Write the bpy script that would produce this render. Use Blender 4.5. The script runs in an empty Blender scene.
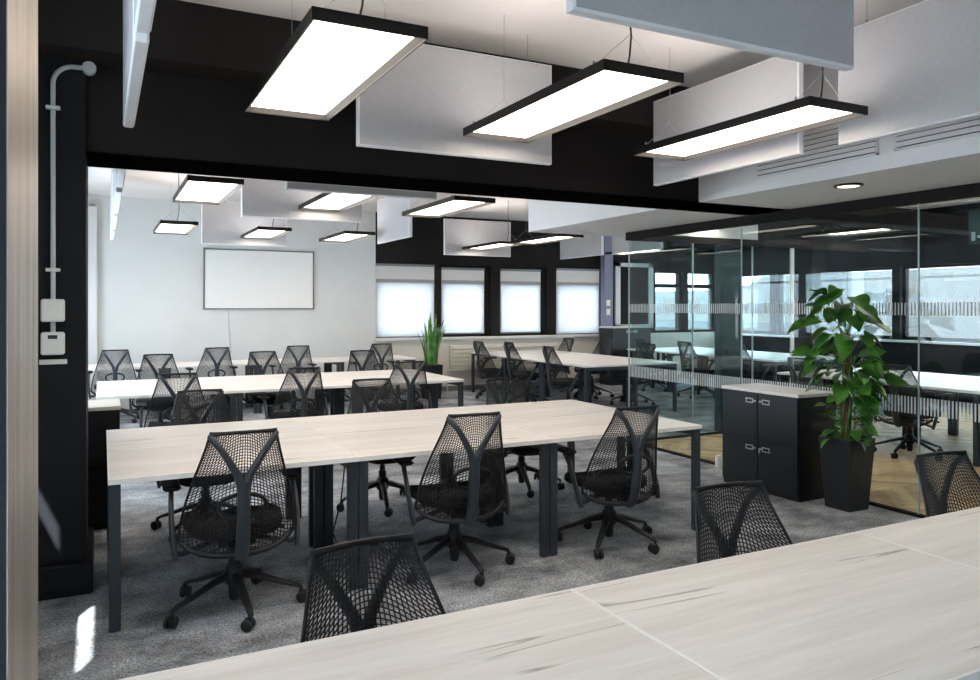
import bpy, math, random
from mathutils import Vector, Matrix
random.seed(7)
PI = math.pi
S = bpy.context.scene
COL = S.collection
R = math.radians

# ---------------------------------------------------------------- materials
def new_mat(name):
    m = bpy.data.materials.new(name); m.use_nodes = True
    nt = m.node_tree; b = nt.nodes['Principled BSDF']
    return m, nt, b
def mat(name, col, rough=.5, metal=0., spec=.5, bump=0., bscale=200., vary=0., vscale=3.):
    m, nt, b = new_mat(name)
    b.inputs['Base Color'].default_value = (*col, 1)
    b.inputs['Roughness'].default_value = rough
    b.inputs['Metallic'].default_value = metal
    b.inputs['Specular IOR Level'].default_value = spec
    tc = nt.nodes.new('ShaderNodeTexCoord')
    if bump:
        n = nt.nodes.new('ShaderNodeTexNoise'); n.inputs['Scale'].default_value = bscale
        n.inputs['Detail'].default_value = 3
        bp = nt.nodes.new('ShaderNodeBump'); bp.inputs['Strength'].default_value = bump; bp.inputs['Distance'].default_value = .004
        nt.links.new(tc.outputs['Object'], n.inputs['Vector'])
        nt.links.new(n.outputs['Fac'], bp.inputs['Height']); nt.links.new(bp.outputs['Normal'], b.inputs['Normal'])
    if vary:
        n = nt.nodes.new('ShaderNodeTexNoise'); n.inputs['Scale'].default_value = vscale; n.inputs['Detail'].default_value = 4
        mp = nt.nodes.new('ShaderNodeMapRange'); mp.inputs[1].default_value = .3; mp.inputs[2].default_value = .7
        mp.inputs[3].default_value = 1 - vary; mp.inputs[4].default_value = 1 + vary
        mx = nt.nodes.new('ShaderNodeVectorMath'); mx.operation = 'SCALE'; mx.inputs[0].default_value = col
        nt.links.new(tc.outputs['Object'], n.inputs['Vector']); nt.links.new(n.outputs['Fac'], mp.inputs[0])
        nt.links.new(mp.outputs[0], mx.inputs['Scale']); nt.links.new(mx.outputs[0], b.inputs['Base Color'])
    return m
def emit(name, col, s):
    m, nt, b = new_mat(name)
    b.inputs['Base Color'].default_value = (*col, 1)
    b.inputs['Emission Color'].default_value = (*col, 1); b.inputs['Emission Strength'].default_value = s
    return m

def wood_mat(name, c1, c2, dark, rnd=True, along='X'):
    m, nt, b = new_mat(name); N = nt.nodes; L = nt.links
    tc = N.new('ShaderNodeTexCoord'); mp = N.new('ShaderNodeMapping')
    L.new(tc.outputs['Object'], mp.inputs['Vector'])
    if rnd:
        oi = N.new('ShaderNodeObjectInfo'); sc = N.new('ShaderNodeVectorMath'); sc.operation = 'SCALE'
        sc.inputs[0].default_value = (37, 23, 11); L.new(oi.outputs['Random'], sc.inputs['Scale']); L.new(sc.outputs[0], mp.inputs['Location'])
    s = (1, 1, 1)
    st = N.new('ShaderNodeVectorMath'); st.operation = 'MULTIPLY'
    st.inputs[1].default_value = (.26, 4.2, 1) if along == 'X' else (4.2, .26, 1)
    L.new(mp.outputs[0], st.inputs[0])
    n1 = N.new('ShaderNodeTexNoise'); n1.inputs['Scale'].default_value = 2.2; n1.inputs['Detail'].default_value = 5; n1.inputs['Distortion'].default_value = .6
    L.new(st.outputs[0], n1.inputs['Vector'])
    r1 = N.new('ShaderNodeValToRGB'); r1.color_ramp.elements[0].position = .32; r1.color_ramp.elements[1].position = .68
    r1.color_ramp.elements[0].color = (*c2, 1); r1.color_ramp.elements[1].color = (*c1, 1)
    L.new(n1.outputs['Fac'], r1.inputs[0])
    # fine grain
    n2 = N.new('ShaderNodeTexNoise'); n2.inputs['Scale'].default_value = 14; n2.inputs['Detail'].default_value = 3
    L.new(st.outputs[0], n2.inputs['Vector'])
    # dark cracks: thin iso line of a slow noise
    n3 = N.new('ShaderNodeTexNoise'); n3.inputs['Scale'].default_value = .9; n3.inputs['Detail'].default_value = 2.5; n3.inputs['Distortion'].default_value = .25
    L.new(st.outputs[0], n3.inputs['Vector'])
    a = N.new('ShaderNodeMath'); a.operation = 'SUBTRACT'; a.inputs[1].default_value = .47; L.new(n3.outputs['Fac'], a.inputs[0])
    ab = N.new('ShaderNodeMath'); ab.operation = 'ABSOLUTE'; L.new(a.outputs[0], ab.inputs[0])
    cr = N.new('ShaderNodeMapRange'); cr.inputs[1].default_value = .0; cr.inputs[2].default_value = .006; cr.inputs[3].default_value = 1; cr.inputs[4].default_value = 0
    L.new(ab.outputs[0], cr.inputs[0])
    n4 = N.new('ShaderNodeTexNoise'); n4.inputs['Scale'].default_value = 2.8; L.new(mp.outputs[0], n4.inputs['Vector'])
    gt = N.new('ShaderNodeMapRange'); gt.inputs[1].default_value = .5; gt.inputs[2].default_value = .62; L.new(n4.outputs['Fac'], gt.inputs[0])
    mu = N.new('ShaderNodeMath'); mu.operation = 'MULTIPLY'; L.new(cr.outputs[0], mu.inputs[0]); L.new(gt.outputs[0], mu.inputs[1])
    mu2 = N.new('ShaderNodeMath'); mu2.operation = 'MULTIPLY'; mu2.inputs[1].default_value = .75; L.new(mu.outputs[0], mu2.inputs[0])
    mx = N.new('ShaderNodeMixRGB'); mx.inputs[2].default_value = (*dark, 1)
    L.new(mu2.outputs[0], mx.inputs[0]); L.new(r1.outputs[0], mx.inputs[1])
    g = N.new('ShaderNodeMapRange'); g.inputs[1].default_value = .3; g.inputs[2].default_value = .7; g.inputs[3].default_value = .93; g.inputs[4].default_value = 1.04
    L.new(n2.outputs['Fac'], g.inputs[0])
    fm = N.new('ShaderNodeVectorMath'); fm.operation = 'SCALE'; L.new(mx.outputs[0], fm.inputs[0]); L.new(g.outputs[0], fm.inputs['Scale'])
    L.new(fm.outputs[0], b.inputs['Base Color']); b.inputs['Roughness'].default_value = .42
    return m

def carpet_mat():
    m, nt, b = new_mat('carpet'); N = nt.nodes; L = nt.links
    tc = N.new('ShaderNodeTexCoord')
    n1 = N.new('ShaderNodeTexNoise'); n1.inputs['Scale'].default_value = 75; n1.inputs['Detail'].default_value = 3; n1.inputs['Roughness'].default_value = .8
    st = N.new('ShaderNodeVectorMath'); st.operation = 'MULTIPLY'; st.inputs[1].default_value = (1, 1.35, 1)
    L.new(tc.outputs['Object'], st.inputs[0]); L.new(tc.outputs['Object'], n1.inputs['Vector'])
    n2 = N.new('ShaderNodeTexNoise'); n2.inputs['Scale'].default_value = 2.2; n2.inputs['Detail'].default_value = 5; n2.inputs['Roughness'].default_value = .65
    L.new(st.outputs[0], n2.inputs['Vector'])
    # half-metre carpet tiles, each with a slightly different tone
    fl = N.new('ShaderNodeVectorMath'); fl.operation = 'SCALE'; fl.inputs['Scale'].default_value = 2; L.new(tc.outputs['Object'], fl.inputs[0])
    fo = N.new('ShaderNodeVectorMath'); fo.operation = 'FLOOR'; L.new(fl.outputs[0], fo.inputs[0])
    wn = N.new('ShaderNodeTexWhiteNoise'); L.new(fo.outputs[0], wn.inputs['Vector'])
    a = N.new('ShaderNodeMapRange'); a.inputs[1].default_value = .3; a.inputs[2].default_value = .7; a.inputs[3].default_value = .2; a.inputs[4].default_value = 1.75; L.new(n1.outputs['Fac'], a.inputs[0])
    c = N.new('ShaderNodeMapRange'); c.inputs[1].default_value = .3; c.inputs[2].default_value = .7; c.inputs[3].default_value = .3; c.inputs[4].default_value = 1.75; L.new(n2.outputs['Fac'], c.inputs[0])
    d = N.new('ShaderNodeMapRange'); d.inputs[3].default_value = .85; d.inputs[4].default_value = 1.15; L.new(wn.outputs['Value'], d.inputs[0])
    m1 = N.new('ShaderNodeMath'); m1.operation = 'MULTIPLY'; L.new(a.outputs[0], m1.inputs[0]); L.new(c.outputs[0], m1.inputs[1])
    m2 = N.new('ShaderNodeMath'); m2.operation = 'MULTIPLY'; L.new(m1.outputs[0], m2.inputs[0]); L.new(d.outputs[0], m2.inputs[1])
    sc = N.new('ShaderNodeVectorMath'); sc.operation = 'SCALE'; sc.inputs[0].default_value = (.285, .30, .325); L.new(m2.outputs[0], sc.inputs['Scale'])
    L.new(sc.outputs[0], b.inputs['Base Color']); b.inputs['Roughness'].default_value = .95; b.inputs['Specular IOR Level'].default_value = .1
    bp = N.new('ShaderNodeBump'); bp.inputs['Strength'].default_value = .6; bp.inputs['Distance'].default_value = .006
    L.new(n1.outputs['Fac'], bp.inputs['Height']); L.new(bp.outputs['Normal'], b.inputs['Normal'])
    return m

def parquet_mat():
    # chevron parquet: planks folded on 0.55 m strips
    m, nt, b = new_mat('chevron_oak'); N = nt.nodes; L = nt.links
    tc = N.new('ShaderNodeTexCoord'); sx = N.new('ShaderNodeSeparateXYZ'); L.new(tc.outputs['Object'], sx.inputs[0])
    pp = N.new('ShaderNodeMath'); pp.operation = 'PINGPONG'; pp.inputs[1].default_value = .42; L.new(sx.outputs['Y'], pp.inputs[0])
    ad = N.new('ShaderNodeMath'); ad.operation = 'ADD'; L.new(sx.outputs['X'], ad.inputs[0]); L.new(pp.outputs[0], ad.inputs[1])
    dv = N.new('ShaderNodeMath'); dv.operation = 'DIVIDE'; dv.inputs[1].default_value = .125; L.new(ad.outputs[0], dv.inputs[0])
    f1 = N.new('ShaderNodeMath'); f1.operation = 'FLOOR'; L.new(dv.outputs[0], f1.inputs[0])
    d2 = N.new('ShaderNodeMath'); d2.operation = 'DIVIDE'; d2.inputs[1].default_value = .42; L.new(sx.outputs['Y'], d2.inputs[0])
    f2 = N.new('ShaderNodeMath'); f2.operation = 'FLOOR'; L.new(d2.outputs[0], f2.inputs[0])
    cb = N.new('ShaderNodeCombineXYZ'); L.new(f1.outputs[0], cb.inputs[0]); L.new(f2.outputs[0], cb.inputs[1])
    wn = N.new('ShaderNodeTexWhiteNoise'); L.new(cb.outputs[0], wn.inputs['Vector'])
    r = N.new('ShaderNodeValToRGB'); r.color_ramp.elements[0].color = (.11, .06, .026, 1); r.color_ramp.elements[1].color = (.74, .52, .28, 1)
    nz = N.new('ShaderNodeTexNoise'); nz.inputs['Scale'].default_value = 5; nz.inputs['Detail'].default_value = 4; nz.inputs['Distortion'].default_value = 1.2
    L.new(tc.outputs['Object'], nz.inputs['Vector'])
    av = N.new('ShaderNodeMath'); av.operation = 'MULTIPLY_ADD'; av.inputs[1].default_value = .55; L.new(wn.outputs['Value'], av.inputs[0])
    n5 = N.new('ShaderNodeMath'); n5.operation = 'MULTIPLY'; n5.inputs[1].default_value = .6; L.new(nz.outputs['Fac'], n5.inputs[0]); L.new(n5.outputs[0], av.inputs[2])
    L.new(av.outputs[0], r.inputs[0]); L.new(r.outputs[0], b.inputs['Base Color']); b.inputs['Roughness'].default_value = .6; b.inputs['Specular IOR Level'].default_value = .2
    return m

def glass_mat(name, tint=(.87, .93, .93), base=.018):
    m = bpy.data.materials.new(name); m.use_nodes = True; nt = m.node_tree; N = nt.nodes; L = nt.links
    N.remove(N['Principled BSDF']); out = N['Material Output']
    t = N.new('ShaderNodeBsdfTransparent'); t.inputs[0].default_value = (*tint, 1)
    g = N.new('ShaderNodeBsdfGlossy'); g.inputs['Roughness'].default_value = 0.0; g.inputs[0].default_value = (.95, .98, 1, 1)
    lw = N.new('ShaderNodeLayerWeight'); lw.inputs[0].default_value = .5
    p = N.new('ShaderNodeMath'); p.operation = 'POWER'; p.inputs[1].default_value = 5.; L.new(lw.outputs['Facing'], p.inputs[0])
    k = N.new('ShaderNodeMath'); k.operation = 'MULTIPLY_ADD'; k.inputs[1].default_value = .8; k.inputs[2].default_value = base; L.new(p.outputs[0], k.inputs[0])
    mx = N.new('ShaderNodeMixShader'); L.new(k.outputs[0], mx.inputs[0]); L.new(t.outputs[0], mx.inputs[1]); L.new(g.outputs[0], mx.inputs[2])
    L.new(mx.outputs[0], out.inputs['Surface'])
    return m

def diffuse_mat(name, col):
    m = bpy.data.materials.new(name); m.use_nodes = True; nt = m.node_tree; N = nt.nodes
    N.remove(N['Principled BSDF']); d = N.new('ShaderNodeBsdfDiffuse'); d.inputs[0].default_value = (*col, 1)
    nt.links.new(d.outputs[0], N['Material Output'].inputs['Surface']); return m

def blind_mat():
    m = bpy.data.materials.new('blind_fabric'); m.use_nodes = True; nt = m.node_tree; N = nt.nodes; L = nt.links
    N.remove(N['Principled BSDF']); out = N['Material Output']
    tc = N.new('ShaderNodeTexCoord'); w = N.new('ShaderNodeTexBrick'); w.inputs['Scale'].default_value = 4.5
    w.inputs['Color1'].default_value = (.60, .60, .60, 1); w.inputs['Color2'].default_value = (.58, .58, .585, 1); w.inputs['Mortar'].default_value = (.50, .49, .49, 1)
    w.inputs['Mortar Size'].default_value = .012
    sp = N.new('ShaderNodeSeparateXYZ'); cb = N.new('ShaderNodeCombineXYZ')
    L.new(tc.outputs['Object'], sp.inputs[0]); L.new(sp.outputs['X'], cb.inputs[0]); L.new(sp.outputs['Z'], cb.inputs[1]); L.new(cb.outputs[0], w.inputs['Vector'])
    d = N.new('ShaderNodeBsdfDiffuse'); t = N.new('ShaderNodeBsdfTranslucent')
    L.new(w.outputs['Color'], d.inputs[0]); L.new(w.outputs['Color'], t.inputs[0])
    mx = N.new('ShaderNodeMixShader'); mx.inputs[0].default_value = .65
    L.new(d.outputs[0], mx.inputs[1]); L.new(t.outputs[0], mx.inputs[2]); L.new(mx.outputs[0], out.inputs['Surface'])
    return m

def tile_mat():
    m, nt, b = new_mat('roof_tiles'); N = nt.nodes; L = nt.links
    tc = N.new('ShaderNodeTexCoord'); w = N.new('ShaderNodeTexBrick'); w.inputs['Scale'].default_value = 1.35
    w.inputs['Color1'].default_value = (.011, .0105, .0105, 1); w.inputs['Color2'].default_value = (.017, .0165, .0165, 1); w.inputs['Mortar'].default_value = (.0004, .0004, .0005, 1)
    w.inputs['Mortar Size'].default_value = .11
    sp = N.new('ShaderNodeSeparateXYZ'); cb = N.new('ShaderNodeCombineXYZ')
    L.new(tc.outputs['Object'], sp.inputs[0]); L.new(sp.outputs['Y'], cb.inputs[0]); L.new(sp.outputs['X'], cb.inputs[1]); L.new(cb.outputs[0], w.inputs['Vector'])
    L.new(w.outputs['Color'], b.inputs['Base Color']); b.inputs['Roughness'].default_value = .8
    return m

def steel_reflections_mat():  # tan mottling paints in the reflections on a stainless steel panel
    m, nt, b = new_mat('mottled_steel_reflections'); N = nt.nodes; L = nt.links
    tc = N.new('ShaderNodeTexCoord'); n = N.new('ShaderNodeTexNoise'); n.inputs['Scale'].default_value = 4; n.inputs['Detail'].default_value = 4.2
    v = N.new('ShaderNodeVectorMath'); v.operation = 'MULTIPLY'; v.inputs[1].default_value = (1, 6, .7)
    L.new(tc.outputs['Object'], v.inputs[0]); L.new(v.outputs[0], n.inputs['Vector'])
    r = N.new('ShaderNodeValToRGB'); r.color_ramp.elements[0].position = .3; r.color_ramp.elements[1].position = .72
    r.color_ramp.elements[0].color = (.40, .33, .28, 1); r.color_ramp.elements[1].color = (.62, .55, .48, 1)
    L.new(n.outputs['Fac'], r.inputs[0]); L.new(r.outputs[0], b.inputs['Base Color'])
    b.inputs['Metallic'].default_value = .6; b.inputs['Roughness'].default_value = .42
    return m

def leaf_mat(name, c1, c2, scale=5):
    m, nt, b = new_mat(name); N = nt.nodes; L = nt.links
    tc = N.new('ShaderNodeTexCoord'); n = N.new('ShaderNodeTexNoise'); n.inputs['Scale'].default_value = scale; n.inputs['Detail'].default_value = 2
    L.new(tc.outputs['Object'], n.inputs['Vector'])
    r = N.new('ShaderNodeValToRGB'); r.color_ramp.elements[0].position = .35; r.color_ramp.elements[1].position = .7
    r.color_ramp.elements[0].color = (*c1, 1); r.color_ramp.elements[1].color = (*c2, 1)
    L.new(n.outputs['Fac'], r.inputs[0]); L.new(r.outputs[0], b.inputs['Base Color']); b.inputs['Roughness'].default_value = .35
    return m

M = dict(
    white=mat('white_paint', (.70, .71, .71), .6, bump=.05, bscale=120, vary=.02),
    ceil=mat('ceiling_paint', (.80, .77, .75), .7, vary=.02),
    bulk=mat('bulkhead_paint', (.78, .79, .81), .6, vary=.02), shadowgap=mat('dark_grille_gap', (.05, .05, .055), .7),
    cream=mat('cream_paint', (.72, .68, .60), .6, vary=.03),
    black=mat('black_paint', (.020, .0185, .018), .9, spec=.12, bump=.08, bscale=60, vary=.15, vscale=2),
    soffit_dark=diffuse_mat('matte_soffit_dark', (.0025, .0025, .0025)),
    navy=mat('slate_paint', (.0085, .0105, .0145), .7, spec=.2, bump=.08, bscale=60, vary=.15, vscale=2),
    teal=mat('dark_teal_paint', (.03, .055, .065), .4),
    bluecol=mat('grey_blue_paint', (.22, .23, .33), .6, vary=.05),
    felt=mat('grey_felt', (.46, .46, .48), .95, spec=.1, bump=.25, bscale=260, vary=.03, vscale=40),
    feltedge=mat('pale_felt_edge', (.78, .80, .84), .9, spec=.1, bump=.2, bscale=260),
    lampframe=mat('black_lamp_metal', (.012, .011, .011), .35, .3),
    lampbezel=mat('grey_lamp_bezel', (.17, .165, .16), .5, .1),
    diff=emit('lit_diffuser', (1., .87, .72), 3.2),
    fill_up=emit('lit_ceiling_fill', (1., .93, .88), 1.6),
    downl=emit('lit_downlight', (1., .86, .62), 2),
    wire=mat('steel_wire', (.30, .30, .31), .4, .8),
    cord=mat('black_cord', (.01, .01, .011), .5),
    plastic=mat('black_plastic', (.010, .011, .0135), .42, spec=.4, bump=.1, bscale=500),
    tower=mat('graphite_plastic', (.036, .043, .054), .36, spec=.45, bump=.1, bscale=500),
    netm=mat('black_elastic', (.012, .0135, .017), .45, spec=.45),
    fabric=mat('black_seat_fabric', (.008, .0085, .010), .9, bump=.5, bscale=700),
    deskmetal=mat('graphite_metal', (.035, .046, .058), .42, .25, vary=.05),
    wood=wood_mat('pale_oak', (.84, .80, .765), (.73, .685, .64), (.20, .17, .15)),
    edge=mat('pale_edge_band', (.88, .87, .84), .4),
    carpet=carpet_mat(), parquet=parquet_mat(),
    cab=mat('dark_navy_steel', (.0045, .0065, .0105), .42, .1),
    silver=mat('brushed_silver', (.75, .75, .76), .3, .8),
    pvc=mat('grey_white_pvc', (.52, .57, .58), .4),
    switch=mat('white_switch_plastic', (.80, .81, .79), .4),
    glass=glass_mat('partition_glass'), wglass=glass_mat('window_glass', (.96, .98, .98), .03),
    frost=mat('frosted_film', (.62, .66, .67), .8), joint=mat('glass_joint', (.42, .52, .53), .3),
    blind=blind_mat(), blind_dim=mat('grey_blind_dimming', (.72, .70, .685), .8), transom_shadow=mat('grey_transom_shadow', (.36, .35, .345), .8), tiles=tile_mat(), steel_reflections=steel_reflections_mat(),
    leaf=leaf_mat('pothos_leaf', (.012, .07, .010), (.11, .34, .045)),
    leaf2=leaf_mat('snake_leaf', (.02, .10, .012), (.14, .33, .05), 9),
    coir=mat('coir_pole', (.13, .062, .03), .95, bump=1, bscale=90, vary=.3, vscale=30),
    soil=mat('dark_soil', (.025, .018, .012), .95, bump=1, bscale=90),
    pot=mat('charcoal_planter', (.008, .011, .015), .45), radi=mat('cream_enamel', (.66, .62, .53), .4),
    screen=mat('projection_screen', (.88, .88, .87), .5), grey=mat('mid_grey_metal', (.22, .22, .23), .4, .4),
    dark=mat('dark_marking', (.02, .025, .03), .4), green=mat('dark_green_sign', (.004, .03, .018), .4),
    wallext=mat('pale_render', (.03, .03, .03), .8, vary=.05),
)

# ---------------------------------------------------------------- mesh builder
class MB:
    def __init__(s): s.v = []; s.f = []; s.mi = []
    def add(s, vs, fs, m=0):
        o = len(s.v); s.v += [tuple(p) for p in vs]; s.f += [tuple(i + o for i in f) for f in fs]; s.mi += [m] * len(fs); return s
    def box(s, x0, x1, y0, y1, z0, z1, m=0, M4=None):
        vs = [Vector((x, y, z)) for x in (x0, x1) for y in (y0, y1) for z in (z0, z1)]
        if M4 is not None: vs = [M4 @ p for p in vs]
        return s.add(vs, [(0, 1, 3, 2), (4, 6, 7, 5), (0, 4, 5, 1), (2, 3, 7, 6), (0, 2, 6, 4), (1, 5, 7, 3)], m)
    def bbox(s, x0, x1, y0, y1, z0, z1, b=.005, m=0, M4=None):
        # box with chamfered vertical and horizontal edges: three stacked outlines
        def ring(i, z):
            return [Vector(p) for p in ((x0 + i, y0 + b, z), (x0 + b, y0 + i, z), (x1 - b, y0 + i, z), (x1 - i, y0 + b, z),
                                         (x1 - i, y1 - b, z), (x1 - b, y1 - i, z), (x0 + b, y1 - i, z), (x0 + i, y1 - b, z))]
        def inset(z):
            return [Vector(p) for p in ((x0 + b, y0 + 1.5 * b, z), (x0 + 1.5 * b, y0 + b, z), (x1 - 1.5 * b, y0 + b, z), (x1 - b, y0 + 1.5 * b, z),
                                         (x1 - b, y1 - 1.5 * b, z), (x1 - 1.5 * b, y1 - b, z), (x0 + 1.5 * b, y1 - b, z), (x0 + b, y1 - 1.5 * b, z))]
        rs = [inset(z0), ring(0, z0 + b), ring(0, z1 - b), inset(z1)]
        vs = [p for r in rs for p in r]
        if M4 is not None: vs = [M4 @ p for p in vs]
        fs = [tuple(range(7, -1, -1)), tuple(range(24, 32))]
        for k in range(3):
            for i in range(8):
                j = (i + 1) % 8; fs.append((k * 8 + i, k * 8 + j, k * 8 + 8 + j, k * 8 + 8 + i))
        return s.add(vs, fs, m)
    def lathe(s, prof, n=20, c=(0, 0, 0), m=0, M4=None):
        vs = []; fs = []
        for r, z in prof:
            for i in range(n):
                a = 2 * PI * i / n; vs.append(Vector((c[0] + r * math.cos(a), c[1] + r * math.sin(a), c[2] + z)))
        if M4 is not None: vs = [M4 @ p for p in vs]
        for k in range(len(prof) - 1):
            for i in range(n):
                j = (i + 1) % n; fs.append((k * n + i, k * n + j, k * n + n + j, k * n + n + i))
        fs.append(tuple(range(n - 1, -1, -1))); fs.append(tuple(range((len(prof) - 1) * n, len(prof) * n)))
        return s.add(vs, fs, m)
    def sweep(s, pts, w, d=None, n=8, up=(0, 0, 1), closed=False, m=0, ref=None):
        """tube along pts; half widths w (sideways) and d (along ref/up), numbers or lists; superellipse section"""
        pts = [Vector(p) for p in pts]; k = len(pts)
        W = w if isinstance(w, (list, tuple)) else [w] * k
        D = W if d is None else (d if isinstance(d, (list, tuple)) else [d] * k)
        up = Vector(up); vs = []; fs = []
        for i, p in enumerate(pts):
            if closed: t = pts[(i + 1) % k] - pts[i - 1]
            else: t = pts[min(i + 1, k - 1)] - pts[max(i - 1, 0)]
            t.normalize()
            a = up - t * up.dot(t)
            if a.length < 1e-4: a = Vector((1, 0, 0)) - t * t.x
            a.normalize(); b = t.cross(a)
            for j in range(n):
                q = 2 * PI * (j + .5) / n; vs.append(p + b * (W[i] * math.cos(q)) + a * (D[i] * math.sin(q)))
        kk = k if closed else k - 1
        for i in range(kk):
            i2 = (i + 1) % k
            for j in range(n):
                j2 = (j + 1) % n; fs.append((i * n + j, i * n + j2, i2 * n + j2, i2 * n + j))
        if not closed:
            fs.append(tuple(range(n - 1, -1, -1))); fs.append(tuple(range((k - 1) * n, k * n)))
        return s.add(vs, fs, m)
    def build(s, name, mats, parent=None, smooth=None, loc=None, rot=None):
        me = bpy.data.meshes.new(name); me.from_pydata(s.v, [], s.f); me.update()
        import bmesh
        bm = bmesh.new(); bm.from_mesh(me); bmesh.ops.recalc_face_normals(bm, faces=bm.faces); bm.to_mesh(me); bm.free()
        for mm in (mats if isinstance(mats, (list, tuple)) else [mats]): me.materials.append(M[mm] if isinstance(mm, str) else mm)
        for p, i in zip(me.polygons, s.mi): p.material_index = i
        if smooth:
            me.shade_smooth()
            me.set_sharp_from_angle(angle=R(smooth))
        o = bpy.data.objects.new(name, me); COL.objects.link(o)
        if parent: o.parent = parent
        if loc: o.location = loc
        if rot: o.rotation_euler = rot
        return o

def tag(o, label, cat, group=None, kind=None):
    o['label'] = label; o['category'] = cat
    if group: o['group'] = group
    if kind: o['kind'] = kind
    return o
def struct(o, label=None, cat=None):
    o['kind'] = 'structure'
    if label: o['label'] = label
    if cat: o['category'] = cat
    return o
def empty(name, loc=(0, 0, 0), rz=0.):
    o = bpy.data.objects.new(name, None); o.empty_display_size = .1; COL.objects.link(o); o.location = loc; o.rotation_euler = (0, 0, rz); return o
def copy_tree(o, parent=None):
    c = o.copy(); COL.objects.link(c)
    if parent: c.parent = parent
    for ch in list(o.children): copy_tree(ch, c)
    return c
def box(name, m, x0, x1, y0, y1, z0, z1, parent=None):
    return MB().box(x0, x1, y0, y1, z0, z1).build(name, m, parent)

# ---------------------------------------------------------------- camera (from a least-squares fit to the photo)
F, HY, YAW, CZ = 759.4, 306.8, R(27.054), 1.544
cam = bpy.data.cameras.new('camera'); co = bpy.data.objects.new('camera', cam); COL.objects.link(co)
cam.sensor_fit = 'HORIZONTAL'; cam.sensor_width = 36; cam.lens = F / 980 * 36
cam.shift_y = -(340 - HY) / 980
cam.clip_start = .02; cam.clip_end = 400
co.location = (0, 0, CZ); co.rotation_euler = (PI / 2, 0, -YAW)
S.camera = co
def ux(u, Y):   # world X of image column u in the plane Y
    return Y * math.tan(math.atan((u - 490) / F) + YAW)

CEIL = 3.20; XL = -1.0; XG = 5.342; YW = 12.75; XR = 12.4; Y0 = -2.6; YE = 6.975
# ---------------------------------------------------------------- room shell
fl = MB().box(XL, XG, Y0, YW, -.06, 0).box(XG, XR, YE, YW, -.06, 0).build('floor', 'carpet'); struct(fl, 'mottled grey carpet tile floor', 'floor')
fw = box('floor_wood', 'parquet', XG, XR, Y0, YE, -.06, 0); struct(fw, 'chevron oak floor of the room behind glass', 'floor')
struct(box('ceiling', 'ceil', XL - .3, XR + .3, Y0 - .3, YW + .3, CEIL, CEIL + .15), 'white ceiling', 'ceiling')
NEAR_FILL = [(9.0, 11.0)]      # unseen window added behind the camera for fill light
wn_ = MB(); xs = [XL - .3] + [q for p in NEAR_FILL for q in p] + [XR + .3]
for i in range(0, len(xs), 2): wn_.box(xs[i], xs[i + 1], Y0 - .2, Y0, 0, CEIL)
for a, b in NEAR_FILL: wn_.box(a, b, Y0 - .2, Y0, 0, .9).box(a, b, Y0 - .2, Y0, 2.3, CEIL)
struct(wn_.build('wall_near', 'white'))
for i, (a, b) in enumerate(NEAR_FILL):
    fr = MB()
    for q in (a, b - .05): fr.box(q, q + .05, Y0 - .14, Y0 - .07, .9, 2.3)
    fr.box(a, b, Y0 - .14, Y0 - .07, .9, .95).box(a, b, Y0 - .14, Y0 - .07, 2.25, 2.3)
    w = struct(fr.build('window_%d' % (i + 20), 'black')); box('pane', 'wglass', a + .05, b - .05, Y0 - .11, Y0 - .10, .95, 2.25, w)
# left wall with window openings
FW = [(1.30, 2.38), (2.54, 3.32)]          # front pair
BW = [(6.3, 7.9), (8.2, 9.8), (10.1, 11.7)]
SIDE_FILL = [(-.7, .9)]           # unseen window added beside the camera for cool fill light
wl = MB(); ys = [Y0] + [q for p in SIDE_FILL + FW + BW for q in p] + [YW + .3]
for i in range(0, len(ys), 2): wl.box(XL - .2, XL, ys[i], ys[i + 1], 0, CEIL)
for a, b in SIDE_FILL + FW + BW:
    wl.box(XL - .2, XL, a, b, 0, .9 if a > 1.1 else .4).box(XL - .2, XL, a, b, (2.1 if a < 1 else 2.60) if a < 4 else 2.20, CEIL)
struct(wl.build('wall_left', 'white'))
for i, (a, b) in enumerate(SIDE_FILL):
    fr = MB()
    for q in (a, b - .05): fr.box(XL - .16, XL - .1, q, q + .05, .4, 2.1)
    fr.box(XL - .16, XL - .1, a, b, .4, .45).box(XL - .16, XL - .1, a, b, 2.05, 2.1)
    w = struct(fr.build('window_%d' % (i + 30), 'grey')); box('pane', 'wglass', XL - .135, XL - .125, a + .05, b - .05, .45, 2.05, w)
n = 5
for i, (a, b) in enumerate(FW + BW):
    fr = MB(); zt = 2.60 if i < 2 else 2.2
    for q in (a, b - .05): fr.box(XL - .16, XL - .1, q, q + .05, .9, zt)
    fr.box(XL - .16, XL - .1, a, b, .9, .95).box(XL - .16, XL - .1, a, b, zt - .025, zt).box(XL - .16, XL - .1, a, b, 2.0, 2.04)
    w = struct(fr.build('window_%d' % n, 'grey')); n += 1
    box('pane', 'wglass', XL - .135, XL - .125, a + .05, b - .05, .95, zt - .025, w)
    top = 2.21 if i < 2 else 2.18
    if i > 1: continue
    bl = MB().box(XL - .085, XL - .082, a + .01, b - .01, .93, top).build('roller_blind', 'blind')
    tag(bl, 'pale roller blind lowered over %s window of the left wall' % ['nearest', 'second nearest', 'third nearest', 'fourth nearest', 'farthest'][i], 'blind', 'left wall roller blinds')

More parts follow.
